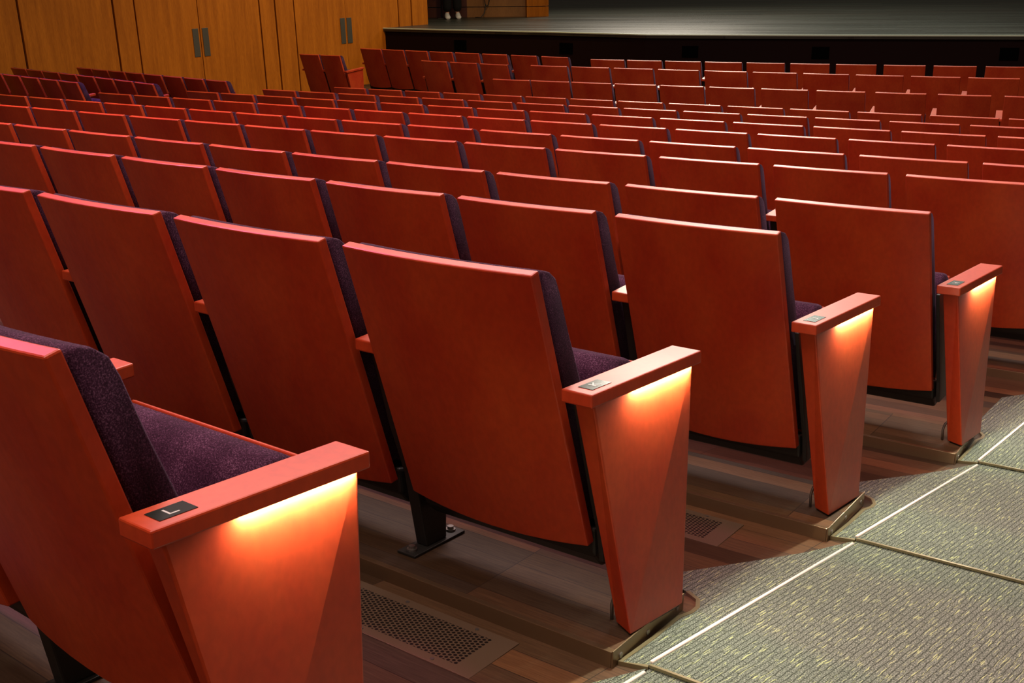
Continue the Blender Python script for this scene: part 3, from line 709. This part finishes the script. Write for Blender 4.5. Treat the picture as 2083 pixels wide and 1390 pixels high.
# cable looped on the stage
bm = bmesh.new()
pts = [(-0.62, 23.70, ZS + 0.012), (-0.5, 23.66, ZS + 0.012), (-0.42, 23.72, ZS + 0.10), (-0.40, 23.78, ZS + 0.25)]
for i in range(26):
    a = i * 0.62; pts.append((-0.37 + 0.055 * math.sin(a) , 23.80 - 0.004 * i / 4, ZS + 0.40 + 0.17 * -math.cos(a)))
tube(bm, pts, 0.009, 6)
tag(obj('cable', finish('cable', bm, BLACK, 0, True)), 'dark looped cable hanging by the brown stage panelling', 'cable')

# black stand post left of the person
bm = bmesh.new(); tube(bm, [(-1.33, 23.80, ZS), (-1.33, 23.80, ZS + 1.5)], 0.013, 8); box(bm, -1.40, -1.26, 23.74, 23.86, ZS, ZS + 0.012)
tag(obj('stand', finish('stand', bm, BLACK)), 'thin black upright stand beside the person on the stage', 'stand')

# ------------------------------------------------------------------ person standing on the stage
SKIN = plain('skin', (0.45, 0.25, 0.17), 0.5); CLOTH = plain('black_cloth', (0.006, 0.006, 0.007), 0.9, 0, 0.2)
SHOE = plain('grey_shoe', (0.48, 0.48, 0.46), 0.6); HAIR = plain('dark_hair', (0.02, 0.012, 0.008), 0.6)
def skinned(name, verts, edges, mat, parent, sub=2):
    me = bpy.data.meshes.new(name); me.from_pydata([v[:3] for v in verts], edges, []); me.materials.append(mat)
    o = obj(name, me, parent)
    o.modifiers.new('skin', 'SKIN').use_smooth_shade = True
    for d, v in zip(me.skin_vertices[0].data, verts): d.radius = v[3] if isinstance(v[3], tuple) else (v[3], v[3])
    me.skin_vertices[0].data[0].use_root = True
    o.modifiers.new('subdivision', 'SUBSURF').render_levels = sub
    return o
pr = empty('person', Matrix.Translation((-1.09, 23.58, ZS)) @ Matrix.Rotation(math.radians(8), 4, 'Z'))
tag(pr, 'person in black trousers and grey shoes standing on the stage beside the panelling', 'person')
V = [(0, 0, 0.95, 0.13), (0, 0.01, 1.12, 0.115), (0, 0.02, 1.30, 0.13), (0, 0.02, 1.42, 0.11), (0, 0.01, 1.51, 0.055), (0, -0.01, 1.60, 0.075), (0, -0.01, 1.70, 0.078)]
E = [(i, i + 1) for i in range(6)]
for s in (-1, 1):
    i = len(V); V += [(s * 0.09, 0, 0.88, 0.085), (s * 0.10, -0.01, 0.50, 0.058), (s * 0.105, 0.01, 0.10, 0.042), (s * 0.112, -0.12, 0.045, 0.036)]
    E += [(0, i), (i, i + 1), (i + 1, i + 2), (i + 2, i + 3)]
    i = len(V); V += [(s * 0.175, 0.02, 1.41, 0.058), (s * 0.215, 0.03, 1.13, 0.043), (s * 0.225, -0.03, 0.90, 0.030), (s * 0.223, -0.05, 0.83, 0.034)]
    E += [(3, i), (i, i + 1), (i + 1, i + 2), (i + 2, i + 3)]
    for f in range(4):
        j = len(V); V += [(s * (0.228 - 0.004 * f), -0.075 + 0.020 * f, 0.785, 0.009), (s * (0.222 - 0.004 * f), -0.078 + 0.020 * f, 0.74 - (0.008 if f in (1, 2) else 0), 0.008)]
        E += [(i + 3, j), (j, j + 1)]
    j = len(V); V += [(s * 0.205, -0.088, 0.80, 0.010), (s * 0.200, -0.102, 0.765, 0.009)]; E += [(i + 3, j), (j, j + 1)]
j = len(V); V += [(0, -0.088, 1.645, 0.016)]; E += [(5, j)]
skinned('body', V, E, SKIN, pr)
V = [(0, 0, 0.97, 0.145), (0, 0.0, 0.90, 0.135)]; E = [(0, 1)]
for s in (-1, 1):
    i = len(V); V += [(s * 0.090, 0, 0.80, 0.110), (s * 0.100, -0.01, 0.48, 0.102), (s * 0.108, 0.0, 0.125, 0.098)]; E += [(1, i), (i, i + 1), (i + 1, i + 2)]
skinned('trousers', V, E, CLOTH, pr)
V = [(0, 0.0, 0.93, 0.150), (0, 0.01, 1.15, 0.140), (0, 0.02, 1.33, 0.150), (0, 0.02, 1.45, 0.105)]; E = [(0, 1), (1, 2), (2, 3)]
for s in (-1, 1):
    i = len(V); V += [(s * 0.18, 0.02, 1.41, 0.072), (s * 0.22, 0.03, 1.13, 0.056), (s * 0.228, -0.03, 0.92, 0.044)]; E += [(3, i), (i, i + 1), (i + 1, i + 2)]
skinned('shirt', V, E, CLOTH, pr)
skinned('hair', [(0, 0.02, 1.62, 0.075), (0, 0.01, 1.72, 0.088), (0, -0.03, 1.76, 0.06)], [(0, 1), (1, 2)], HAIR, pr)
for s in (-1, 1):
    bm = bmesh.new(); rings = []
    for y, w, h in ((0.10, 0.036, 0.07), (0.08, 0.050, 0.12), (0.02, 0.055, 0.14), (-0.05, 0.058, 0.115), (-0.14, 0.060, 0.080), (-0.19, 0.050, 0.06), (-0.21, 0.030, 0.04)):
        rings.append([(s * 0.112 + w * math.cos(a) * (1 if math.sin(a) < 0.2 else 0.85), y, max(0.0, h * 0.5 + h * 0.55 * math.sin(a))) for a in [i * math.pi / 6 for i in range(12)]])
    loft(bm, rings); obj('shoe', finish('shoe', bm, SHOE, 0, True), pr)
